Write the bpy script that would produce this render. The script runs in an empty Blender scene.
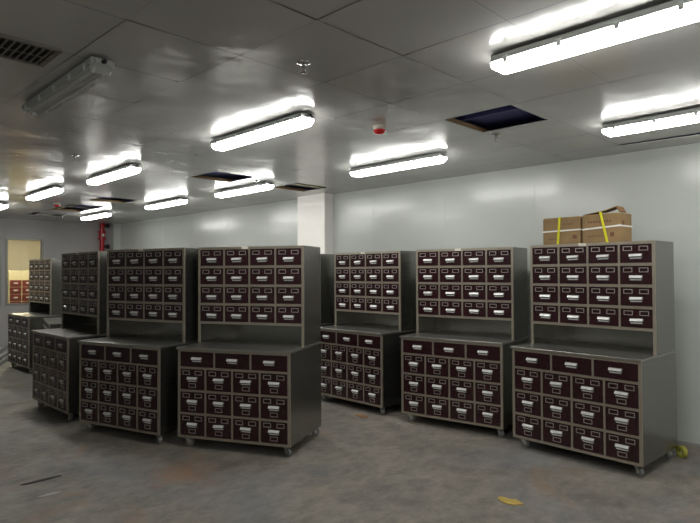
import bpy, bmesh, math, random
from mathutils import Matrix, Vector
random.seed(7)
scn = bpy.context.scene
C = scn.collection
R = math.radians

# ------------------------------------------------------------------ camera
cam_data = bpy.data.cameras.new('camera')
cam_data.sensor_fit = 'HORIZONTAL'
cam_data.sensor_width = 36.0
cam_data.lens = 36.0 * 568.33 / 700.0
cam_data.clip_start = 0.05
cam_data.clip_end = 100
cam = bpy.data.objects.new('camera', cam_data)
C.objects.link(cam)
PITCH, ROLL = 0.01981, -0.004125
cam.matrix_world = (Matrix.Translation((0, 0, 1.639)) @ Matrix.Rotation(R(45), 4, 'Z')
                    @ Matrix.Rotation(R(90) + PITCH, 4, 'X') @ Matrix.Rotation(ROLL, 4, 'Z'))
scn.camera = cam

# ------------------------------------------------------------------ world, exposure
w = bpy.data.worlds.new('world')
scn.world = w
w.use_nodes = True
w.node_tree.nodes['Background'].inputs[0].default_value = (0.5, 0.6, 0.8, 1)
w.node_tree.nodes['Background'].inputs[1].default_value = 0.02
vs = scn.view_settings
vs.view_transform = 'Standard'
vs.look = 'None'
vs.gamma = 1
vs.use_curve_mapping = False
vs.exposure = 0.0
TUBE = 29.0          # brightness of the lit ceiling fittings
BACKROOM = 88.0     # brightness of the lamp in the room behind the window

# ------------------------------------------------------------------ materials
def lin(c):
    return tuple(((v/255)/12.92 if v/255 <= .04045 else ((v/255+.055)/1.055)**2.4) for v in c) + (1,)

def mat(name, col, rough=.5, metal=0.0, bump=0, bscale=20, var=0.0, vscale=5, stretch=(1, 1, 1), spec=.5, coat=0, rvar=0):
    m = bpy.data.materials.new(name)
    m.use_nodes = True
    nt = m.node_tree
    b = nt.nodes['Principled BSDF']
    c = lin(col)
    b.inputs['Base Color'].default_value = c
    b.inputs['Roughness'].default_value = rough
    b.inputs['Metallic'].default_value = metal
    b.inputs['Specular IOR Level'].default_value = spec
    b.inputs['Coat Weight'].default_value = coat
    b.inputs['Coat Roughness'].default_value = .08
    tc = nt.nodes.new('ShaderNodeTexCoord')
    mp = nt.nodes.new('ShaderNodeMapping')
    mp.inputs['Scale'].default_value = stretch
    nt.links.new(tc.outputs['Object'], mp.inputs['Vector'])
    if var or rvar:
        n = nt.nodes.new('ShaderNodeTexNoise')
        n.inputs['Scale'].default_value = vscale
        n.inputs['Detail'].default_value = 6
        nt.links.new(mp.outputs[0], n.inputs['Vector'])
        if var:
            r = nt.nodes.new('ShaderNodeMapRange')
            r.inputs[1].default_value = .3; r.inputs[2].default_value = .7
            r.inputs[3].default_value = 1-var; r.inputs[4].default_value = 1+var
            nt.links.new(n.outputs['Fac'], r.inputs[0])
            mx = nt.nodes.new('ShaderNodeVectorMath'); mx.operation = 'SCALE'
            mx.inputs[0].default_value = c[:3]
            nt.links.new(r.outputs[0], mx.inputs['Scale'])
            nt.links.new(mx.outputs[0], b.inputs['Base Color'])
        if rvar:
            r2 = nt.nodes.new('ShaderNodeMapRange')
            r2.inputs[1].default_value = .3; r2.inputs[2].default_value = .7
            r2.inputs[3].default_value = rough-rvar; r2.inputs[4].default_value = rough+rvar
            nt.links.new(n.outputs['Fac'], r2.inputs[0])
            nt.links.new(r2.outputs[0], b.inputs['Roughness'])
    if bump:
        n2 = nt.nodes.new('ShaderNodeTexNoise')
        n2.inputs['Scale'].default_value = bscale
        n2.inputs['Detail'].default_value = 3
        nt.links.new(mp.outputs[0], n2.inputs['Vector'])
        bp = nt.nodes.new('ShaderNodeBump')
        bp.inputs['Strength'].default_value = 1.0
        bp.inputs['Distance'].default_value = bump
        nt.links.new(n2.outputs['Fac'], bp.inputs['Height'])
        nt.links.new(bp.outputs[0], b.inputs['Normal'])
    return m

def emit(name, col, s):
    m = bpy.data.materials.new(name)
    m.use_nodes = True
    b = m.node_tree.nodes['Principled BSDF']
    b.inputs['Base Color'].default_value = (.8, .8, .8, 1)
    b.inputs['Emission Color'].default_value = lin(col)
    b.inputs['Emission Strength'].default_value = s
    return m

def floor_mat():
    m = bpy.data.materials.new('bare_concrete_floor')
    m.use_nodes = True
    nt = m.node_tree
    b = nt.nodes['Principled BSDF']
    tc = nt.nodes.new('ShaderNodeTexCoord')
    def noise(scale, detail, rough=.6, stretch=(1, 1, 1), dist=0):
        mp = nt.nodes.new('ShaderNodeMapping'); mp.inputs['Scale'].default_value = stretch
        nt.links.new(tc.outputs['Object'], mp.inputs[0])
        n = nt.nodes.new('ShaderNodeTexNoise')
        n.inputs['Scale'].default_value = scale; n.inputs['Detail'].default_value = detail
        n.inputs['Roughness'].default_value = rough; n.inputs['Distortion'].default_value = dist
        nt.links.new(mp.outputs[0], n.inputs['Vector'])
        return n.outputs['Fac']
    def ramp(f, stops):
        r = nt.nodes.new('ShaderNodeValToRGB')
        e = r.color_ramp.elements
        e[0].position, e[0].color = stops[0][0], stops[0][1]
        e[1].position, e[1].color = stops[1][0], stops[1][1]
        for p, c in stops[2:]:
            k = e.new(p); k.color = c
        nt.links.new(f, r.inputs[0])
        return r.outputs[0]
    def mix(f, a, c, mode='MIX'):
        x = nt.nodes.new('ShaderNodeMix'); x.data_type = 'RGBA'; x.blend_type = mode
        if isinstance(f, float): x.inputs[0].default_value = f
        else: nt.links.new(f, x.inputs[0])
        for s, v in ((6, a), (7, c)):
            if isinstance(v, tuple): x.inputs[s].default_value = v
            else: nt.links.new(v, x.inputs[s])
        return x.outputs[2]
    base = ramp(noise(1.3, 8, .7, dist=.2), [(.3, lin((108, 104, 99))), (.7, lin((138, 131, 121)))])
    fine = ramp(noise(7, 9, .8, (1, .6, 1), .25), [(.38, (.66, .66, .68, 1)), (.60, (1.16, 1.15, 1.12, 1))])
    c = mix(1.0, base, fine, 'MULTIPLY')
    stain = ramp(noise(.9, 5, .6, dist=1.2), [(.58, (0, 0, 0, 1)), (.72, (1, 1, 1, 1))])
    c = mix(stain, c, lin((134, 110, 90)))
    cool = ramp(noise(.7, 4, .5, (1, 1, 1.7), .5), [(.5, (0, 0, 0, 1)), (.75, (.6, .6, .6, 1))])
    c = mix(cool, c, lin((108, 112, 120)))
    white = ramp(noise(3.1, 7, .8, (1, 1, 4), 1.5), [(.66, (0, 0, 0, 1)), (.76, (.7, .7, .7, 1))])
    c = mix(white, c, lin((190, 186, 178)))
    mp = nt.nodes.new('ShaderNodeMapping'); mp.vector_type = 'POINT'
    mp.inputs['Location'].default_value = (4.3*1.0, -2.35*1.0, 0)
    nt.links.new(tc.outputs['Object'], mp.inputs[0])
    ln = nt.nodes.new('ShaderNodeVectorMath'); ln.operation = 'LENGTH'
    nt.links.new(mp.outputs[0], ln.inputs[0])
    nn = nt.nodes.new('ShaderNodeMath'); nn.operation = 'MULTIPLY_ADD'
    nt.links.new(noise(4, 6, .7), nn.inputs[0]); nn.inputs[1].default_value = 1.3
    nt.links.new(ln.outputs['Value'], nn.inputs[2])
    rust = ramp(nn.outputs[0], [(.62, (.4, .4, .4, 1)), (.98, (0, 0, 0, 1))])
    c = mix(rust, c, lin((150, 98, 62)))
    nt.links.new(c, b.inputs['Base Color'])
    rr = nt.nodes.new('ShaderNodeMapRange')
    rr.inputs[1].default_value = .3; rr.inputs[2].default_value = .7
    rr.inputs[3].default_value = .42; rr.inputs[4].default_value = .75
    nt.links.new(noise(2.2, 5), rr.inputs[0])
    nt.links.new(rr.outputs[0], b.inputs['Roughness'])
    bp = nt.nodes.new('ShaderNodeBump'); bp.inputs['Distance'].default_value = .006; bp.inputs['Strength'].default_value = .6
    nt.links.new(noise(14, 6, .7), bp.inputs['Height'])
    nt.links.new(bp.outputs[0], b.inputs['Normal'])
    return m

def pane_mat():
    m = bpy.data.materials.new('window_glass')
    m.use_nodes = True
    nt = m.node_tree
    for n in list(nt.nodes): nt.nodes.remove(n)
    o = nt.nodes.new('ShaderNodeOutputMaterial')
    t = nt.nodes.new('ShaderNodeBsdfTransparent'); t.inputs[0].default_value = (.93, .95, .93, 1)
    g = nt.nodes.new('ShaderNodeBsdfGlossy'); g.inputs['Roughness'].default_value = .02
    f = nt.nodes.new('ShaderNodeFresnel'); f.inputs[0].default_value = 1.45
    x = nt.nodes.new('ShaderNodeMixShader')
    nt.links.new(f.outputs[0], x.inputs[0]); nt.links.new(t.outputs[0], x.inputs[1]); nt.links.new(g.outputs[0], x.inputs[2])
    nt.links.new(x.outputs[0], o.inputs[0])
    return m

def clear_mat():
    m = bpy.data.materials.new('clear_ribbed_plastic')
    m.use_nodes = True
    nt = m.node_tree
    for n in list(nt.nodes): nt.nodes.remove(n)
    o = nt.nodes.new('ShaderNodeOutputMaterial')
    t = nt.nodes.new('ShaderNodeBsdfTransparent'); t.inputs[0].default_value = (.9, .9, .9, 1)
    g = nt.nodes.new('ShaderNodeBsdfPrincipled')
    g.inputs['Base Color'].default_value = (.75, .76, .75, 1); g.inputs['Roughness'].default_value = .15
    x = nt.nodes.new('ShaderNodeMixShader'); x.inputs[0].default_value = .32
    nt.links.new(t.outputs[0], x.inputs[1]); nt.links.new(g.outputs[0], x.inputs[2])
    nt.links.new(x.outputs[0], o.inputs[0])
    return m

M = dict(
    floor=floor_mat(),
    wall=mat('pale_wall_panel', (190, 194, 190), .21, bump=.0009, bscale=1.6, var=.02, vscale=2),
    farwall=mat('pale_grey_wall_panel', (172, 169, 170), .38, bump=.0015, bscale=1.6, var=.02, vscale=2),
    column=mat('white_column_panel', (246, 242, 238), .5),
    seam=mat('wall_joint', (185, 188, 184), .5),
    ceiling=mat('enamelled_ceiling_tile', (190, 189, 186), .17, bump=.016, bscale=1.7, stretch=(1, .7, 1), var=.04, vscale=1.5, rvar=.03),
    grid=mat('ceiling_joint', (122, 122, 119), .4),
    plenum=mat('dark_blue_plenum', (98, 103, 160), .7, var=.15, vscale=2),
    batten=mat('pale_batten', (205, 198, 160), .6),
    rust=mat('brown_tile_edge', (120, 96, 62), .6),
    steel=mat('brushed_steel', (150, 149, 144), .25, .95, var=.05, vscale=9, stretch=(.4, .4, 7), rvar=.02),
    rail=mat('satin_steel_rail', (172, 163, 148), .36, .65, var=.08, vscale=8),
    top=mat('steel_worktop', (176, 174, 168), .3, .9, var=.03, vscale=4),
    drawer=mat('maroon_enamel', (46, 18, 25), .24, var=.12, vscale=6),
    hardware=mat('dull_nickel_holder', (178, 172, 166), .35, .6),
    pull=mat('bright_chrome_pull', (232, 232, 230), .3, .25),
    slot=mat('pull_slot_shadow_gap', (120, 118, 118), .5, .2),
    paper=mat('white_card', (225, 220, 205), .7),
    black=mat('black_rubber', (26, 26, 28), .6),
    wheel=mat('grey_caster_rubber', (112, 112, 110), .5),
    caster=mat('zinc_caster_fork', (176, 176, 172), .35, .6),
    housing=mat('grey_fitting_housing', (165, 167, 165), .4),
    clip=mat('pale_plastic_clip', (190, 196, 194), .3),
    lens_on=emit('lit_lens', (255, 255, 250), TUBE),
    clear=clear_mat(),
    tube=mat('white_unlit_tube', (215, 215, 210), .3),
    red=mat('red_enamel', (176, 26, 40), .35),
    redp=mat('red_strobe_plastic', (200, 30, 32), .25),
    cream=mat('cream_plastic', (196, 188, 176), .5),
    chrome=mat('sprinkler_chrome', (200, 200, 198), .2, .95),
    iron=mat('dark_iron', (48, 46, 46), .5, .4),
    card=mat('brown_cardboard', (142, 116, 80), .8, var=.16, vscale=7, bump=.002, bscale=6),
    card_in=mat('cardboard_inside', (120, 90, 58), .85),
    ink=mat('brown_print', (112, 72, 54), .8),
    white=mat('white_strap', (232, 230, 224), .5),
    yellow=mat('yellow_strap', (222, 214, 30), .45),
    grille=mat('grey_grille', (120, 116, 112), .5),
    dark=mat('duct_shade_black', (22, 22, 24), .9),
    frame=mat('grey_window_frame', (150, 150, 142), .4, .3),
    glass=pane_mat(),
    skirt=mat('grey_skirting', (150, 152, 150), .4),
    trimboard=mat('grey_aluminium_strip', (158, 160, 158), .4, .4),
    yellowwall=mat('warm_cream_wall', (240, 234, 212), .5),
    pinkdrawer=mat('russet_drawer', (110, 46, 38), .35, var=.1),
    leaf=mat('yellow_scrap', (176, 150, 76), .8, var=.2, vscale=20),
    scrap=mat('pale_scrap_smear', (160, 157, 150), .8),
    brownscrap=mat('brown_card_scrap', (140, 104, 68), .8),
    tape=mat('olive_yellow_tape', (150, 148, 62), .4),
    darkscrap=mat('dark_splinter', (60, 56, 54), .8),
)

# ------------------------------------------------------------------ helpers
class MB:
    """collects shapes and links them as one mesh object"""
    def __init__(s): s.bm = bmesh.new()
    def box(s, x0, x1, y0, y1, z0, z1, bev=0, m=None):
        r = bmesh.ops.create_cube(s.bm, size=1)
        vs_ = r['verts']
        for v in vs_:
            v.co = Vector((x0+(v.co.x+.5)*(x1-x0), y0+(v.co.y+.5)*(y1-y0), z0+(v.co.z+.5)*(z1-z0)))
            if m is not None: v.co = m @ v.co
        if bev:
            ed = list({e for v in vs_ for e in v.link_edges})
            bmesh.ops.bevel(s.bm, geom=ed, offset=bev, segments=2, affect='EDGES', profile=.5)
        return s
    def prism(s, pts, axis, a0, a1):
        """pts: closed outline in the two other axes, extruded along axis from a0 to a1"""
        def P(p, a):
            return Vector({'x': (a, p[0], p[1]), 'y': (p[0], a, p[1]), 'z': (p[0], p[1], a)}[axis])
        A = [s.bm.verts.new(P(p, a0)) for p in pts]; B = [s.bm.verts.new(P(p, a1)) for p in pts]
        s.bm.faces.new(A); s.bm.faces.new(B[::-1])
        n = len(pts)
        for i in range(n):
            s.bm.faces.new((A[i], A[(i+1) % n], B[(i+1) % n], B[i]))
        bmesh.ops.recalc_face_normals(s.bm, faces=s.bm.faces)
        return s
    def cyl(s, p0, p1, r, seg=16, r2=None):
        p0, p1 = Vector(p0), Vector(p1)
        d = p1-p0
        rot = d.to_track_quat('Z', 'Y').to_matrix().to_4x4()
        bmesh.ops.create_cone(s.bm, cap_ends=True, segments=seg, radius1=r, radius2=r if r2 is None else r2, depth=d.length,
                              matrix=Matrix.Translation((p0+p1)/2) @ rot)
        return s
    def lathe(s, prof, seg=24, c=(0, 0, 0)):
        rings = []
        for r, z in prof:
            if r < 1e-5: rings.append([s.bm.verts.new((c[0], c[1], c[2]+z))])
            else: rings.append([s.bm.verts.new((c[0]+r*math.cos(2*math.pi*k/seg), c[1]+r*math.sin(2*math.pi*k/seg), c[2]+z)) for k in range(seg)])
        for A, B in zip(rings[:-1], rings[1:]):
            for k in range(seg):
                k2 = (k+1) % seg
                if len(A) == 1 and len(B) == 1: continue
                if len(A) == 1: s.bm.faces.new((A[0], B[k], B[k2]))
                elif len(B) == 1: s.bm.faces.new((A[k], B[0], A[k2]))
                else: s.bm.faces.new((A[k], B[k], B[k2], A[k2]))
        bmesh.ops.recalc_face_normals(s.bm, faces=s.bm.faces)
        return s
    def ring(s, hw, hh, t, y0, y1, cx=0, cz=0, top=True):
        s.box(cx-hw, cx+hw, y0, y1, cz-hh, cz-hh+t)
        s.box(cx-hw, cx-hw+t, y0, y1, cz-hh+t, cz+hh)
        s.box(cx+hw-t, cx+hw, y0, y1, cz-hh+t, cz+hh)
        if top: s.box(cx-hw+t, cx+hw-t, y0, y1, cz+hh-t, cz+hh)
        return s
    def build(s, name, material, parent=None, loc=(0, 0, 0), smooth=False):
        me = bpy.data.meshes.new(name)
        s.bm.to_mesh(me); s.bm.free()
        me.materials.append(material)
        if smooth:
            for p in me.polygons: p.use_smooth = True
        o = bpy.data.objects.new(name, me)
        C.objects.link(o)
        o.location = loc
        if parent: o.parent = parent
        return o

def tag(o, label, cat, group=None):
    o['label'] = label; o['category'] = cat
    if group: o['group'] = group
    return o
def struct(o):
    o['kind'] = 'structure'; return o
def empty(name, loc=(0, 0, 0), rz=0):
    o = bpy.data.objects.new(name, None)
    C.objects.link(o); o.location = loc; o.rotation_euler = (0, 0, rz); o.empty_display_size = .1
    return o
def copy_tree(o, parent=None):
    c = o.copy(); C.objects.link(c); c.parent = parent
    for ch in list(o.children): copy_tree(ch, c)
    return c

# ================================================================== ROOM
A_FAR, A_NEAR, B_WALL, B_OPEN, H = -13.95, 4.3, 6.08, -3.4, 2.85
TA, TB, TS = -1.38, 1.16, .635      # ceiling tile grid
TSB = .64
struct(MB().box(A_FAR-.1, A_NEAR, B_OPEN, B_WALL+.1, -.1, 0).build('floor', M['floor']))
struct(MB().box(A_FAR, A_NEAR, B_WALL, B_WALL+.1, 0, H).build('wall_right', M['wall']))
struct(MB().box(A_NEAR, A_NEAR+.1, B_OPEN, B_WALL+.1, 0, H).build('wall_near', M['wall']))
struct(MB().box(A_FAR, A_NEAR, B_OPEN-.1, B_OPEN, 0, H).build('wall_left', M['wall']))
# joints between the tall wall panels
sm = MB()
for a in [-1.86+1.22*k for k in range(-9, 5)]:
    if -7.1 < a < -6.2: continue
    sm.box(a-.003, a+.003, B_WALL-.002, B_WALL+.001, .0, H-.001)
struct(sm.build('trim_1', M['seam']))
# far wall with two window openings
W1 = (3.46, 4.13, 1.0, 2.39); W2 = (2.0, 3.30, 1.0, 2.41)
fw = MB()
for b0, b1, z0, z1 in ((B_OPEN, W2[0], 0, H), (W2[0], W2[1], 0, 1.0), (W2[0], W2[1], 2.41, H), (W2[1], W1[0], 0, H),
                       (W1[0], W1[1], 0, 1.0), (W1[0], W1[1], 2.39, H), (W1[1], B_WALL+.1, 0, H)):
    fw.box(A_FAR-.1, A_FAR, b0, b1, z0, z1)
struct(fw.build('wall_far', M['farwall']))
for n, (b0, b1, z0, z1) in ((1, W1), (2, W2)):
    fr = MB()
    t = .045
    x0, x1 = A_FAR-.07, A_FAR+.012
    fr.box(x0, x1, b0-t, b0, z0-t, z1+t); fr.box(x0, x1, b1, b1+t, z0-t, z1+t)
    fr.box(x0, x1, b0, b1, z0-t, z0); fr.box(x0, x1, b0, b1, z1, z1+t)
    f = struct(fr.build('window_%d' % n, M['frame']))
    MB().box(A_FAR-.045, A_FAR-.039, b0, b1, z0, z1).build('pane', M['glass'], f)
struct(MB().box(A_FAR, A_FAR+.02, B_OPEN, 5.6, 0, .1).build('baseboard_far', M['skirt']))
struct(MB().box(A_FAR+.3, A_NEAR, B_WALL-.012, B_WALL, 0, .025).build('baseboard_right', M['skirt']))
# column against the right wall, pier in the far corner
struct(MB().box(-6.98, -6.34, 5.80, B_WALL, 0, H).build('trim_2', M['column']))
struct(MB().box(A_FAR, A_FAR+.22, 5.66, B_WALL, 0, H).build('trim_3', M['wall']))

# ceiling of separate lay-in tiles, some left open
open_cells = {(-2, 4), (-8, 4), (-8, 6), (-13, 4), (-16, 4), (-15, 4), (-18, 4), (-1, 7), (0, 7)}
ct = MB()
i0, i1 = -20, 9
def cell(i, j):   # one ceiling tile's place
    a0 = max(TA+TS*i, A_FAR); a1 = min(TA+TS*(i+1), A_NEAR)
    b0 = max(TB+TSB*j, B_OPEN); b1 = min(TB+TSB*(j+1), B_WALL)
    return a0, a1, b0, b1
g_ = .0022
rnd = random.Random(3)
for i in range(i0, i1):
    for j in range(-8, 8):
        a0, a1, b0, b1 = cell(i, j)
        if a1-a0 < .01 or b1-b0 < .01 or (i, j) in open_cells: continue
        # each tile: a lightly dished sheet of 4x4 facets, tilted a touch
        tx, ty = rnd.gauss(0, .0006), rnd.gauss(0, .0006)
        dish = rnd.uniform(-.0006, .0022)
        N = 5
        vv = [[None]*(N+1) for _ in range(N+1)]
        for p in range(N+1):
            for q in range(N+1):
                u, v = p/N, q/N
                x = a0+g_+(a1-a0-2*g_)*u; y = b0+g_+(b1-b0-2*g_)*v
                z = H + tx*(u-.5)*2 + ty*(v-.5)*2 + dish*16*u*(1-u)*v*(1-v)
                vv[p][q] = ct.bm.verts.new((x, y, z))
        for p in range(N):
            for q in range(N):
                fc = ct.bm.faces.new((vv[p][q], vv[p][q+1], vv[p+1][q+1], vv[p+1][q]))
                fc.smooth = True
for (i, j) in open_cells:              # turned-in edge strips round the holes
    if j == 7: continue
    a0, a1, b0, b1 = cell(i, j)
    if i != -16: ct.box(a1-.055, a1, b0, b1, H, H+.004)
    ct.box(a0, a1-.055, b1-.05, b1, H, H+.004)
struct(ct.build('ceiling', M['ceiling']))
# joints: thin tee bars just above the tile faces
tb = MB()
for i in range(i0, i1+1):
    a = TA+TS*i
    if A_FAR < a < A_NEAR: tb.box(a-.004, a+.004, B_OPEN, B_WALL, H+.0022, H+.02)
for j in range(-7, 8):
    b = TB+TSB*j
    if B_OPEN < b < B_WALL: tb.box(A_FAR, A_NEAR, b-.004, b+.004, H+.0026, H+.021)
struct(tb.build('trim_4', M['grid']))
# space above the ceiling
pl = MB()
pl.box(A_FAR-.1, A_NEAR+.1, B_OPEN-.1, B_WALL+.1, H+.08, H+.13)
pl.box(A_FAR-.1, A_FAR, B_OPEN, B_WALL, H, H+.08); pl.box(A_NEAR, A_NEAR+.1, B_OPEN, B_WALL, H, H+.08)
pl.box(A_FAR, A_NEAR, B_OPEN-.1, B_OPEN, H, H+.08); pl.box(A_FAR, A_NEAR, B_WALL, B_WALL+.1, H, H+.08)
struct(pl.build('trim_5', M['plenum']))
bt = MB()
bt.box(-6.16, -6.08, 4.9, 5.7, H+.02, H+.05)
bt.box(-11.6, -10.2, 3.86, 3.90, H+.02, H+.04)
struct(bt.build('trim_6', M['batten']))
bl = MB()
bl.box(-2.9, -1.8, 3.98, 4.01, H+.045, H+.08)
struct(bl.build('trim_7', M['plenum']))
ed = MB()
for (i, j) in ((-2, 4), (-8, 6), (-16, 4), (-8, 4), (-13, 4)):
    a0, a1, b0, b1 = cell(i, j)
    ed.box(a0, a0+.012, b0, b1, H+.001, H+.035)
struct(ed.build('trim_8', M['rust']))
# the right wall and the tile rows run a degree and a quarter off the far wall's square
for o in C.objects:
    if o.name in ('ceiling', 'wall_right', 'baseboard_right') or o.name in ('trim_1', 'trim_4', 'trim_6', 'trim_7', 'trim_8'):
        for v in o.data.vertices:
            v.co.y += .022*(v.co.x+2) if v.co.y > -2.5 else 0
# partly covered holes: shifted tiles
def loose_tile(a0, a1, b0, b1, ang_x, label):
    m = MB(); m.box(0, a1-a0, 0, b1-b0, 0, .008)
    o = m.build('ceiling_tile', M['ceiling'], None, (a0, b0+.022*(a0+2), H+.012))
    o.rotation_euler = (ang_x, 0, 0)
    return tag(o, label, 'ceiling tile')
ct2 = MB()
ct2.prism([(0, 0), (1.26, .10), (1.26, .47), (0, .43)], 'z', 0, .006)
tl = ct2.build('ceiling_tile', M['ceiling'], None, (-2.015, 5.65, H-.012)); tl.rotation_euler = (R(1.6), 0, 0)
tag(tl, 'loose ceiling tile pushed askew beside the right wall, leaving a thin dark slit', 'ceiling tile')
loose_tile(-12.80, -12.185, 3.90, 4.34, R(2), 'far shifted ceiling tile leaving a thin dark slit near the window wall')

# ------------------------------------------------------------------ room beyond the window
br = MB()
br.box(-17.6, -17.5, .5, 7, 0, H); br.box(-17.5, A_FAR-.1, .4, .5, 0, H); br.box(-17.5, A_FAR-.1, 6.9, 7, 0, H)
struct(br.build('wall_backroom', M['yellowwall']))
struct(MB().box(-17.6, A_FAR-.1, .4, 7, H, H+.05).build('ceiling_backroom', M['yellowwall']))
struct(MB().box(-17.6, A_FAR-.1, .4, 7, -.1, 0).build('floor_backroom', M['floor']))

# ================================================================== CABINETS
CW, H1, D1, V2, HC, H3, H2 = 1.16, .941, .7726, .3316, .093, 1.135, 1.90

def make_holder_mesh():
    return MB().ring(.038, .020, .006, -.004, 0)

def make_cabinet():
    root = empty('medicine_cabinet')
    # lower body
    lb = MB()
    fr = .018                                # carcass shell sits this far behind the face frame
    lb.box(0, .012, fr, D1, HC, H1-.02); lb.box(CW-.012, CW, fr, D1, HC, H1-.02)
    lb.box(.012, CW-.012, D1-.012, D1, HC, H1-.02); lb.box(.012, CW-.012, fr, D1-.012, HC, HC+.012)
    lb.build('lower_body', M['steel'], root)
    ff = MB()                                # face frame, rails and stiles
    zb, zt = HC, H1-.02
    ff.box(0, .026, 0, fr, zb, zt, .002); ff.box(CW-.026, CW, 0, fr, zb, zt, .002)
    rows = []
    z = zt-.02
    ff.box(.026, CW-.026, 0, fr, z, zt)
    rows.append((z-.143, z)); z -= .143
    for k in range(3):
        ff.box(.026, CW-.026, 0, fr, z-.02, z)
        z -= .02
        rows.append((z-.194, z)); z -= .194
    ff.box(.026, CW-.026, 0, fr, zb, z)
    inner = CW-.052
    st = .017
    w3 = (inner-2*st)/3; w4 = (inner-3*st)/4
    for k in (1, 2):
        x = .026+k*w3+(k-1)*st; ff.box(x, x+st, 0, fr, rows[0][0], rows[0][1])
    for k in (1, 2, 3):
        x = .026+k*w4+(k-1)*st
        for r in rows[1:]: ff.box(x, x+st, 0, fr, r[0], r[1])
    ff.box(.02, CW-.02, .05, .055, HC+.02, H1-.03)      # dark baffle behind the drawer gaps
    ff.build('lower_face_frame', M['rail'], root)
    tp = MB()
    tp.box(-.012, CW+.004, -.012, D1, H1-.02, H1, .003)
    tp.build('worktop', M['top'], root)
    # upper case
    ub = MB()
    e = .006
    y0 = V2+fr
    ub.box(e, e+.012, y0, D1, H1, H2); ub.box(CW-e-.012, CW-e, y0, D1, H1, H2)
    ub.box(e+.012, CW-e-.012, D1-.012, D1, H1, H2)
    ub.box(e+.012, CW-e-.012, y0, D1-.012, H2-.012, H2); ub.box(e+.012, CW-e-.012, y0, D1-.012, H3, H3+.012)
    ub.build('upper_body', M['steel'], root)
    uf = MB()
    uf.box(e, e+.024, V2, y0, H1, H2, .002); uf.box(CW-e-.024, CW-e, V2, y0, H1, H2, .002)
    uin = CW-2*e-.048
    ur = []
    z = H2-.026
    uf.box(e+.024, CW-e-.024, V2, y0, z, H2)
    rh = (z-H3-4*.024)/4
    for k in range(4):
        ur.append((z-rh, z)); z -= rh
        uf.box(e+.024, CW-e-.024, V2, y0, z-.024, z); z -= .024
    u4 = (uin-3*st)/4
    for k in (1, 2, 3):
        x = e+.024+k*u4+(k-1)*st
        for r in ur: uf.box(x, x+st, V2, y0, r[0], r[1])
    uf.box(.03, CW-.03, V2+.05, V2+.055, H3+.02, H2-.03)
    uf.build('upper_face_frame', M['rail'], root)
    # drawers
    holder = None; pull = None
    def drawer(x0, x1, z0, z1, yf, kind):
        nonlocal holder, pull
        cx, cz = (x0+x1)/2, (z0+z1)/2
        g = .0015
        d = MB().box(x0-cx+g, x1-cx-g, 0, .03, z0-cz+g, z1-cz-g, .002)
        dr = d.build('drawer', M['drawer'], root, (cx, yf+.004, cz))
        top = (z1-z0)/2
        pz = {'wide': 0, 'low': top-.095, 'up': top-.104}[kind]
        if pull is None:
            p = MB()
            # plate, hooded finger lip and the card line under it
            p.prism([(-.056, .010), (-.050, -.023), (.050, -.023), (.056, .010), (.056, .023), (-.056, .023)], 'y', -.004, 0)
            p.prism([(-.004, .020), (-.016, .013), (-.020, .000), (-.017, .000), (-.012, .009), (-.004, .014)], 'x', -.052, .052)
            p.prism([(-.004, -.013), (-.009, -.013), (-.009, -.020), (-.004, -.020)], 'x', -.044, .044)
            pull = p.build('pull_handle', M['pull'], dr, (0, 0, pz))
            po = pull
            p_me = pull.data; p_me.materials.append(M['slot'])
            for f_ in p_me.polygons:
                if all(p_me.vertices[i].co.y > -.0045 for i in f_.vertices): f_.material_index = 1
        else:
            po = pull.copy(); C.objects.link(po); po.parent = dr; po.location = (0, 0, pz)
        po.rotation_euler = (0, random.gauss(0, .02), 0)
        pos = []
        if kind != 'wide':
            pos = [(-.067, top-(.035 if kind == 'low' else .036)), (.064, top-(.035 if kind == 'low' else .036))]
            if kind == 'low': pos.append((0, top-.153))
        for hx, hz in pos:
            if holder is None:
                holder = make_holder_mesh().build('label_holder', M['hardware'], dr, (hx, 0, hz))
            else:
                h_ = holder.copy(); C.objects.link(h_); h_.parent = dr; h_.location = (hx, 0, hz)
    for k in range(3):
        x = .026+k*(w3+st); drawer(x, x+w3, rows[0][0], rows[0][1], 0, 'wide')
    for r in rows[1:]:
        for k in range(4):
            x = .026+k*(w4+st); drawer(x, x+w4, r[0], r[1], 0, 'low')
    for r in ur:
        for k in range(4):
            x = e+.024+k*(u4+st); drawer(x, x+u4, r[0], r[1], V2, 'up')
    # small card on the top edge
    t = MB().box(-.035, .035, -.003, 0, -.013, .013).build('name_card', M['paper'], root, (CW*.46, V2, H2-.013))
    t['label'] = 'small pale card on the top edge'
    # casters
    first = None
    for (x, y, rz) in ((.07, .06, .5), (CW-.06, .06, -.6), (.07, D1-.07, .2), (CW-.06, D1-.07, .9)):
        if first is None:
            c = MB()
            c.box(-.038, .038, -.032, .032, HC-.008, HC, .002)
            c.cyl((0, 0, HC-.02), (0, 0, HC-.006), .02)
            for s in (-1, 1):
                c.prism([(-.024, HC-.016), (.022, HC-.016), (.040, .036), (.020, .024)], 'y', s*.018-.0015, s*.018+.0015)
            c.box(-.018, .018, -.0195, .0195, HC-.022, HC-.016)
            c.cyl((.024, -.022, .033), (.024, .022, .033), .005, 8)
            fo = c.build('caster', M['caster'], root, (x, y, 0))
            fo.rotation_euler = (0, 0, rz)
            wl = MB().cyl((0, -.013, 0), (0, .013, 0), .038, 24)
            wl.build('wheel', M['wheel'], fo, (.024, 0, .038))
            first = fo
        else:
            c = copy_tree(first, root); c.location = (x, y, 0); c.rotation_euler = (0, 0, rz)
    return root

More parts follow.
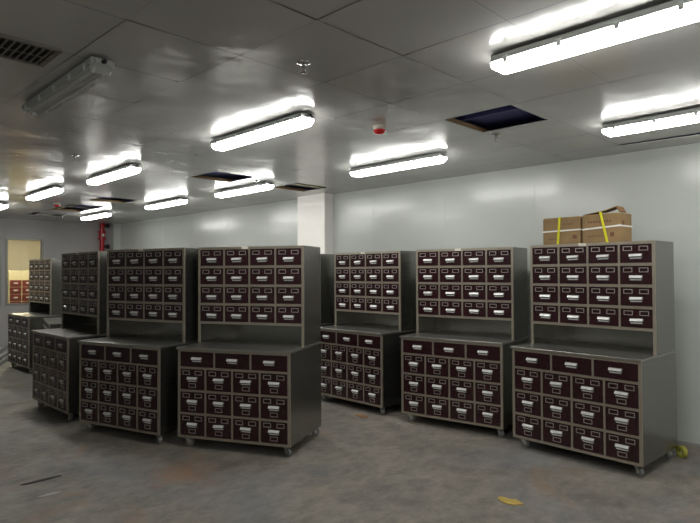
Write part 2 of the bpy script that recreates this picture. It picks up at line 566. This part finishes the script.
proto = make_cabinet()
G = 'steel medicine cabinets with maroon drawers'
cabs = [
    (-2.723, 4.878, -2.69, 'steel drawer cabinet with two cardboard boxes on top, rightmost in the room'),
    (-4.053, 4.844, 8.92, 'steel and maroon drawer cabinet directly left of the one carrying cardboard boxes'),
    (-5.515, 4.878, -.52, 'steel drawer cabinet in front of the white column, left part hidden by the front row'),
    (-6.95, 4.878, 0, 'cabinet almost wholly hidden, only its plain dark steel side seen below the white column'),
    (-4.987, 2.669, 27.0, 'front row drawer cabinet with broad bare steel side, nearest the middle of the picture'),
    (-6.252, 2.222, 16.94, 'second cabinet of the front row, its upper right corner behind the nearest bare-sided cabinet'),
    (-7.817, 2.221, .98, 'drawer cabinet seen steeply from the side below the red fire pipe'),
    (-9.83, 2.95, -13.5, 'cabinet hidden behind the steeply seen one, only a corner of its worktop showing'),
    (-11.485, 2.861, .4, 'farthest drawer cabinet, beside the lit window, reddish light on its upper drawers'),
]
for k, (a, b, rz, lab) in enumerate(cabs):
    o = proto if k == 0 else copy_tree(proto)
    o.location = (a, b, 0); o.rotation_euler = (0, 0, R(rz))
    tag(o, lab, 'cabinet', G)

# cabinets in the far room, seen through the glass (too small for drawer hardware beyond the pulls)
def far_cabinet():
    root = empty('storage_cabinet')
    MB().box(-.45, 0, 0, 1.1, .08, 1.72, .004).build('cabinet_body', M['batten'], root)
    f = None
    for k in range(4):
        for r in range(8):
            y0 = .03+k*.265; z0 = .12+r*.174
            if f is None:
                f = MB().box(0, .02, 0, .245, 0, .155, .002).build('drawer', M['pinkdrawer'], root, (0, y0, z0))
                MB().box(.02, .03, .08, .165, .07, .1).build('pull_handle', M['pull'], f)
            else:
                c = copy_tree(f, root); c.location = (0, y0, z0)
    MB().box(-.4, -.05, .05, .1, 0, .08).box(-.4, -.05, 1.0, 1.05, 0, .08).build('plinth_foot', M['iron'], root)
    return root
fc = far_cabinet()
flabs = ['russet drawer cabinet in the lit room, seen through the left edge of the window',
         'middle russet drawer cabinet in the lit room behind the window glass',
         'russet drawer cabinet in the lit room, partly hidden by the farthest steel cabinet']
for k in range(3):
    o = fc if k == 0 else copy_tree(fc)
    o.location = (-15.4, 3.0+k*1.14-.3, 0)
    tag(o, flabs[k], 'cabinet', 'russet cabinets beyond the window')
# warm lamp of that room
lr = empty('ceiling_lamp', (-15.0, 4.0, H))
MB().box(-.6, .6, -.15, .15, -.06, 0, .01).build('lamp_housing', M['housing'], lr)
MB().box(-.57, .57, -.12, .12, -.075, -.06).build('diffuser', emit('warm_diffuser', (255, 240, 212), BACKROOM), lr)
tag(lr, 'warm ceiling lamp of the room behind the window', 'lamp')

# ================================================================== CARDBOARD BOXES on the right cabinet
def carton(a0, b0, rz, w, d, h, label, flap=False, strap_x=.5, lean=0):
    root = empty('cardboard_box', (a0, b0, H2), rz)
    bm = MB()
    bx = bm
    bx.box(0, w, 0, d, 0, h, .006)
    if not flap:
        for v in bx.bm.verts:
            if v.co.z > h*.5: v.co.z += .008*math.sin(v.co.x/w*7+1)
    else:
        for v in bx.bm.verts:
            v.co.z += (.012*math.sin(v.co.x*9) if v.co.z > h*.5 else 0)
    bx.build('carton_body', M['card'], root)
    if flap:
        f = MB()
        f.prism([(w*.02, h+.004), (w*.62, h+.032), (w*.90, h+.062), (w*.92, h+.056), (w*.62, h+.026), (w*.04, h+.002)], 'y', .01, d*.5)
        f.build('raised_flap', M['card'], root)
        f = MB()
        f.prism([(w*.92, h+.062), (w*1.0, h+.010), (w*.985, h+.004), (w*.90, h+.054)], 'y', d*.02, d*.55)
        f.build('bent_flap', M['card_in'], root)
    else:
        f = MB()
        f.box(.01, w-.01, .006, d*.49, h+.006, h+.012, 0)
        f.build('top_flap', M['card'], root)
    # white string round the middle, yellow strap over the top
    s = MB()
    zc = h*.5
    t = .003
    def zz(x): return zc+.02*(x/w-.5)*(1 if flap else .4)
    pts = [(-t, zz(0)), (w+t, zz(w)), (w+t, zz(w)+.014), (-t, zz(0)+.014)]
    s.prism(pts, 'y', -t, 0); s.prism(pts, 'y', d, d+t)
    s.box(-t, 0, 0, d, zz(0), zz(0)+.014); s.box(w, w+t, 0, d, zz(w), zz(w)+.014)
    s.build('white_string', M['white'], root)
    y = MB()
    x1 = w*strap_x; x2 = x1+lean
    hh = h+.014 if not flap else h+.015
    q = .011
    def quad(ya, yb): y.prism([(x2-q, 0), (x2+q, 0), (x1+q, hh), (x1-q, hh)], 'y', ya, yb)
    quad(-2*t, -t-.0005); quad(d+t, d+2*t)
    y.box(x1-q, x1+q, -2*t, d+2*t, hh, hh+.002)
    y.build('yellow_strap', M['yellow'], root)
    p = MB()
    if flap:
        for k in range(9): p.box(.06+k*.024, .06+k*.024+.014, -.0012, .001, h*.70, h*.70+.018)
        for k in range(7): p.box(.06+k*.02, .06+k*.02+.012, -.0012, .001, h*.22, h*.22+.010)
        p.box(w-.085, w-.05, -.0012, .001, h*.2, h*.2+.04)
        p.box(w, w+.0012, .05, .09, h*.55, h*.55+.05)
    else:
        for k in range(5): p.box(.2+k*.022, .2+k*.022+.013, -.0012, .001, h*.75, h*.75+.012)
        for k in range(4): p.box(.06+k*.02, .06+k*.02+.012, -.0012, .001, h*.2, h*.2+.010)
        p.box(w-.07, w-.03, -.0012, .001, h*.2, h*.2+.035)
    p.build('printed_marks', M['ink'], root)
    return tag(root, label, 'box', 'strapped cardboard boxes')
carton(-2.58, 5.24, R(-1), .365, .30, .245, 'flat-topped cardboard box with yellow strap, left one of the two on the cabinet', False, .47, -.02)
carton(-2.20, 5.245, R(-4), .345, .25, .262, 'cardboard box with a flap sticking up, right one of the two on the cabinet', True, .51, .06)

# ================================================================== CEILING FITTINGS
LF = 1.28
def make_light(lit):
    root = empty('ceiling_light')
    z0 = -.045
    # housing: shallow trough with bevelled ends hanging just under the tiles
    hb = MB()
    hb.prism([(-.058, -.014), (.058, -.014), (.067, -.022), (.067, -.05), (-.067, -.05), (-.067, -.022)], 'x', .012, LF-.012)
    hb.build('housing', M['housing'], root)
    hk = MB()
    for x in (.25, LF-.25): hk.box(x-.02, x+.02, -.02, .02, -.014, 0)
    hk.build('mounting_bracket', M['iron'], root)
    ln = MB()
    # lens: rounded trough, tapering at both ends
    prof = [(-.064, -.05), (-.063, -.078), (-.047, -.098), (.047, -.098), (.063, -.078), (.064, -.05)]
    stations = [(0.0, .80, .55), (.03, .97, .95), (.06, 1, 1), (LF-.06, 1, 1), (LF-.03, .97, .95), (LF, .80, .55)]
    rings = []
    for x, sy, sz in stations:
        rings.append([ln.bm.verts.new((x, y*sy, -.05+(z+.05)*sz)) for y, z in prof])
    for A, B in zip(rings[:-1], rings[1:]):
        for k in range(len(prof)-1): ln.bm.faces.new((A[k], A[k+1], B[k+1], B[k]))
    ln.bm.faces.new(rings[0]); ln.bm.faces.new(rings[-1])
    bmesh.ops.recalc_face_normals(ln.bm, faces=ln.bm.faces)
    ln.build('lens', M['lens_on'] if lit else M['clear'], root)
    if not lit:
        MB().box(.05, LF-.05, -.05, .05, -.056, -.052).build('reflector', M['tube'], root)
        for s in (-1, 1):
            MB().cyl((.06, s*.028, -.075), (LF-.06, s*.028, -.075), .011, 12).build('tube', M['tube'], root)
    first = None
    for x in (.10, .40, .68, .95, LF-.10):
        for s in (-1, 1):
            if first is None:
                first = MB().box(-.012, .012, -.005, .005, -.026, .010, .002).build('clip', M['clip'], root)
                o = first
            else:
                o = first.copy(); C.objects.link(o); o.parent = root
            o.location = (x, s*.069, -.046)
    ec = MB()
    ec.box(LF-.035, LF+.004, -.045, .045, -.05, -.016, .006)
    ec.box(-.004, .035, -.045, .045, -.05, -.016, .006)
    ec.build('end_cap', M['housing'], root)
    MB().cyl((LF+.004, 0, -.034), (LF+.022, 0, -.034), .013, 12).build('cable_gland', M['black'], root)
    return root
lit = make_light(True)
LG = 'lit ceiling light fittings'
lights = [
    (-1.66, 2.82, 'lit tube fitting at the upper right, largest and cut by the picture edge'),
    (-1.81, 4.78, 'lit tube fitting at the right edge close to the right wall'),
    (-4.63, 4.69, 'lit tube fitting right of the column, above the second row of cabinets'),
    (-4.49, 2.78, 'largest lit tube fitting in the left half, above the front cabinets'),
    (-7.28, 4.53, 'lit tube fitting left of the column, beside the batten-crossed ceiling hole'),
    (-7.31, 2.73, 'lit tube fitting at the left with a small sprinkler head just above it'),
    (-9.46, 4.49, 'lit tube fitting between two dark ceiling holes, third from the column'),
    (-9.50, 2.65, 'lit tube fitting above the farthest cabinet, left of the red alarm'),
    (-12.27, 4.43, 'smallest lit tube fitting, just above the red fire pipe'),
    (-12.06, 2.62, 'lit tube fitting at the left picture edge, only its end showing'),
    (1.10, 2.82, 'added lit tube fitting out of view beyond the upper right corner'),  # from here down: unseen fittings added to brighten floor and cabinet fronts
    (1.10, 4.78, 'added lit tube fitting out of view beyond the right edge, by the right wall'),
    (-1.66, .20, 'added lit tube fitting overhead, out of view above the camera'),
    (1.10, .20, 'added lit tube fitting out of view behind the camera'),
    (-1.66, -1.9, 'added lit tube fitting out of view by the left wall'),
]
for k, (a, b, lab) in enumerate(lights):
    o = lit if k == 0 else copy_tree(lit)
    o.location = (a, b, H-.002)
    tag(o, lab, 'ceiling light', LG)
off = make_light(False)
off.location = (-4.46, 1.25, H-.002)
tag(off, 'unlit clear tube fitting at the upper left beside the air grille', 'ceiling light')

# air grille
gr = empty('air_grille', (-3.41, .58, H))
m = MB()
hx, hy, t = .165, .48, .028
m.box(-hx, hx, -hy, -hy+t, -.012, 0); m.box(-hx, hx, hy-t, hy, -.012, 0)
m.box(-hx, -hx+t, -hy+t, hy-t, -.012, 0); m.box(hx-t, hx, -hy+t, hy-t, -.012, 0)
m.build('grille_frame', M['grille'], gr)
m = MB()
n = 26
for k in range(n):
    y = -hy+t+(k+.5)*(2*hy-2*t)/n
    m.box(-hx+t, hx-t, y-.004, y+.004, -.011, -.002)
m.box(-.004, .004, -hy+t, hy-t, -.0125, -.0112)
m.build('louvre_blades', M['grille'], gr)
MB().box(-hx+t, hx-t, -hy+t, hy-t, -.0015, -.0005).build('duct_shade_sheet', M['dark'], gr)  # near-black sheet stands in for the shade inside the duct
tag(gr, 'grey louvred air grille in the ceiling at the upper left corner', 'air grille')

# smoke / strobe alarms
def alarm(a, b, lab):
    r = empty('fire_alarm', (a, b, H))
    MB().lathe([(0, 0), (.052, 0), (.052, -.018), (.044, -.032), (0, -.032)]).build('alarm_base', M['cream'], r, smooth=False)
    MB().lathe([(.05, -.032), (.05, -.042), (.038, -.060), (.02, -.068), (0, -.07), ]).build('alarm_dome', M['redp'], r, smooth=True)
    return tag(r, lab, 'fire alarm', 'red ceiling alarms')
alarm(-3.13, 3.48, 'round red-domed ceiling alarm in the middle, the nearer of two')
alarm(-10.38, 3.31, 'tiny red-domed ceiling alarm at the far left between lit fittings')

def make_sprinkler():
    r = empty('sprinkler')
    MB().lathe([(0, 0), (.042, 0), (.040, -.006), (.018, -.012), (.010, -.014), (0, -.014)]).build('escutcheon', M['chrome'], r, smooth=True)
    s = MB().cyl((0, 0, -.014), (0, 0, -.030), .011, 10)
    for q in (-1, 1):
        s.cyl((q*.010, 0, -.028), (q*.016, 0, -.045), .003, 6); s.cyl((q*.016, 0, -.045), (q*.004, 0, -.060), .003, 6)
    s.cyl((0, 0, -.028), (0, 0, -.058), .003, 6)
    s.build('sprinkler_body', M['chrome'], r)
    MB().lathe([(0, -.058), (.020, -.060), (.021, -.062), (0, -.063)], 12).build('deflector', M['chrome'], r)
    return r
sp = make_sprinkler()
for k, (a, b, lab) in enumerate([
        (-2.48, 2.11, 'chrome sprinkler head nearest the viewer, on bare ceiling above the centre'),
        (-2.60, 4.42, 'sprinkler head just below the large dark blue ceiling hole'),
        (-6.10, 4.38, 'sprinkler head at the corner of the blue hole left of the column'),
        (-6.06, 2.10, 'small sprinkler head left of centre between the unlit fitting and a lit one'),
        (-12.50, 4.10, 'tiny sprinkler head by the thin slit near the window wall')]):
    o = sp if k == 0 else copy_tree(sp)
    o.location = (a, b, H)
    tag(o, lab, 'sprinkler', 'ceiling sprinkler heads')

# ================================================================== RED FIRE PIPE on the far wall
fp = empty('fire_pipe', (A_FAR+.10, 5.43, 0))
MB().cyl((0, 0, 0), (0, 0, H), .055, 20).build('pipe', M['red'], fp, smooth=False)
v = MB().cyl((0, 0, 2.46), (0, 0, 2.50), .095, 20).cyl((0, 0, 2.62), (0, 0, 2.66), .095, 20).cyl((0, 0, 2.5), (0, 0, 2.62), .07, 20)
v.build('valve', M['red'], fp)
MB().cyl((.04, 0, 2.56), (.12, -.02, 2.56), .035, 14).build('gauge', M['cream'], fp)
for z in (2.80, 2.30):
    MB().cyl((0, .03, z), (0, .17, z), .03, 12).box(-.08, .02, .14, .17, z-.05, z+.05).build('pipe_bracket', M['iron'], fp)
tag(fp, 'red vertical fire pipe with flanged valve at the far corner', 'pipe')

# ================================================================== FLOOR LITTER, strips by the far wall
tr = None
for k, (off_, lab) in enumerate([(0, 'top grey metal strip of the stack on the floor at the left edge'),
                                 (.06, 'middle grey metal strip of the stack on the floor at the left edge'),
                                 (.12, 'lowest grey metal strip of the stack on the floor at the left edge')]):
    z = .14-.07*k
    yo = (.13, .035, 0)[k]
    if tr is None:
        tr = MB().box(-1.2, 1.3, 0, .30, 0, .068, .006).build('metal_strip', M['trimboard']); o = tr
    else:
        o = tr.copy(); C.objects.link(o)
    o.location = (-11.66-.39*yo, 2.80-.92*yo, z)
    o.rotation_euler = (0, 0, R(157))
    tag(o, lab, 'metal strip', 'stacked grey metal strips')

def blob(name, a, b, r, m, lab, cat, seed, sx=1, sy=1, h=.006, group=None):
    rn = random.Random(seed)
    n = 14
    pts = [(r*sx*(1+rn.uniform(-.28, .28))*math.cos(2*math.pi*k/n), r*sy*(1+rn.uniform(-.28, .28))*math.sin(2*math.pi*k/n)) for k in range(n)]
    mb = MB().prism(pts, 'z', 0, h)
    o = mb.build(name, m, None, (a, b, 0.0005))
    return tag(o, lab, cat, group)
blob('scrap_smear', -2.09, 3.69, .065, M['leaf'], 'yellowish scrap lying on the floor in front of the right cabinets', 'scrap', 1, 1.5, .8)
blob('card_scrap', -4.52, 4.70, .05, M['brownscrap'], 'brown scrap of card on the floor by the cabinet before the column', 'scrap', 2, 1.6, 1)
blob('scrap_smear', -4.01, 4.76, .02, M['scrap'], 'tiny pale scrap on the floor between two cabinets of the back row', 'scrap', 3, 1.6, 1)
blob('scrap_smear', -4.60, 1.42, .04, M['scrap'], 'faint pale smear on the floor at the lower left', 'scrap', 5, .6, 2.0, .002)  # pale smear on the concrete, modelled as a thin flat piece
blob('wood_splinter', -4.95, 1.47, .15, M['darkscrap'], 'thin dark splinter on the floor left of the front cabinets', 'scrap', 6, .12, .9)
tp_ = MB()
for k in range(28):
    a0, a1 = 2*math.pi*k/28, 2*math.pi*(k+1)/28
    q = [(.030*math.cos(a0), .030*math.sin(a0)), (.052*math.cos(a0), .052*math.sin(a0)), (.052*math.cos(a1), .052*math.sin(a1)), (.030*math.cos(a1), .030*math.sin(a1))]
    tp_.prism(q, 'y', -.02, .02)
o = tp_.build('tape_roll', M['tape'], None, (-1.50, 5.62, .052)); o.rotation_euler = (0, 0, R(-35))
tag(o, 'olive yellow roll of tape on the floor behind the rightmost cabinet', 'tape roll')
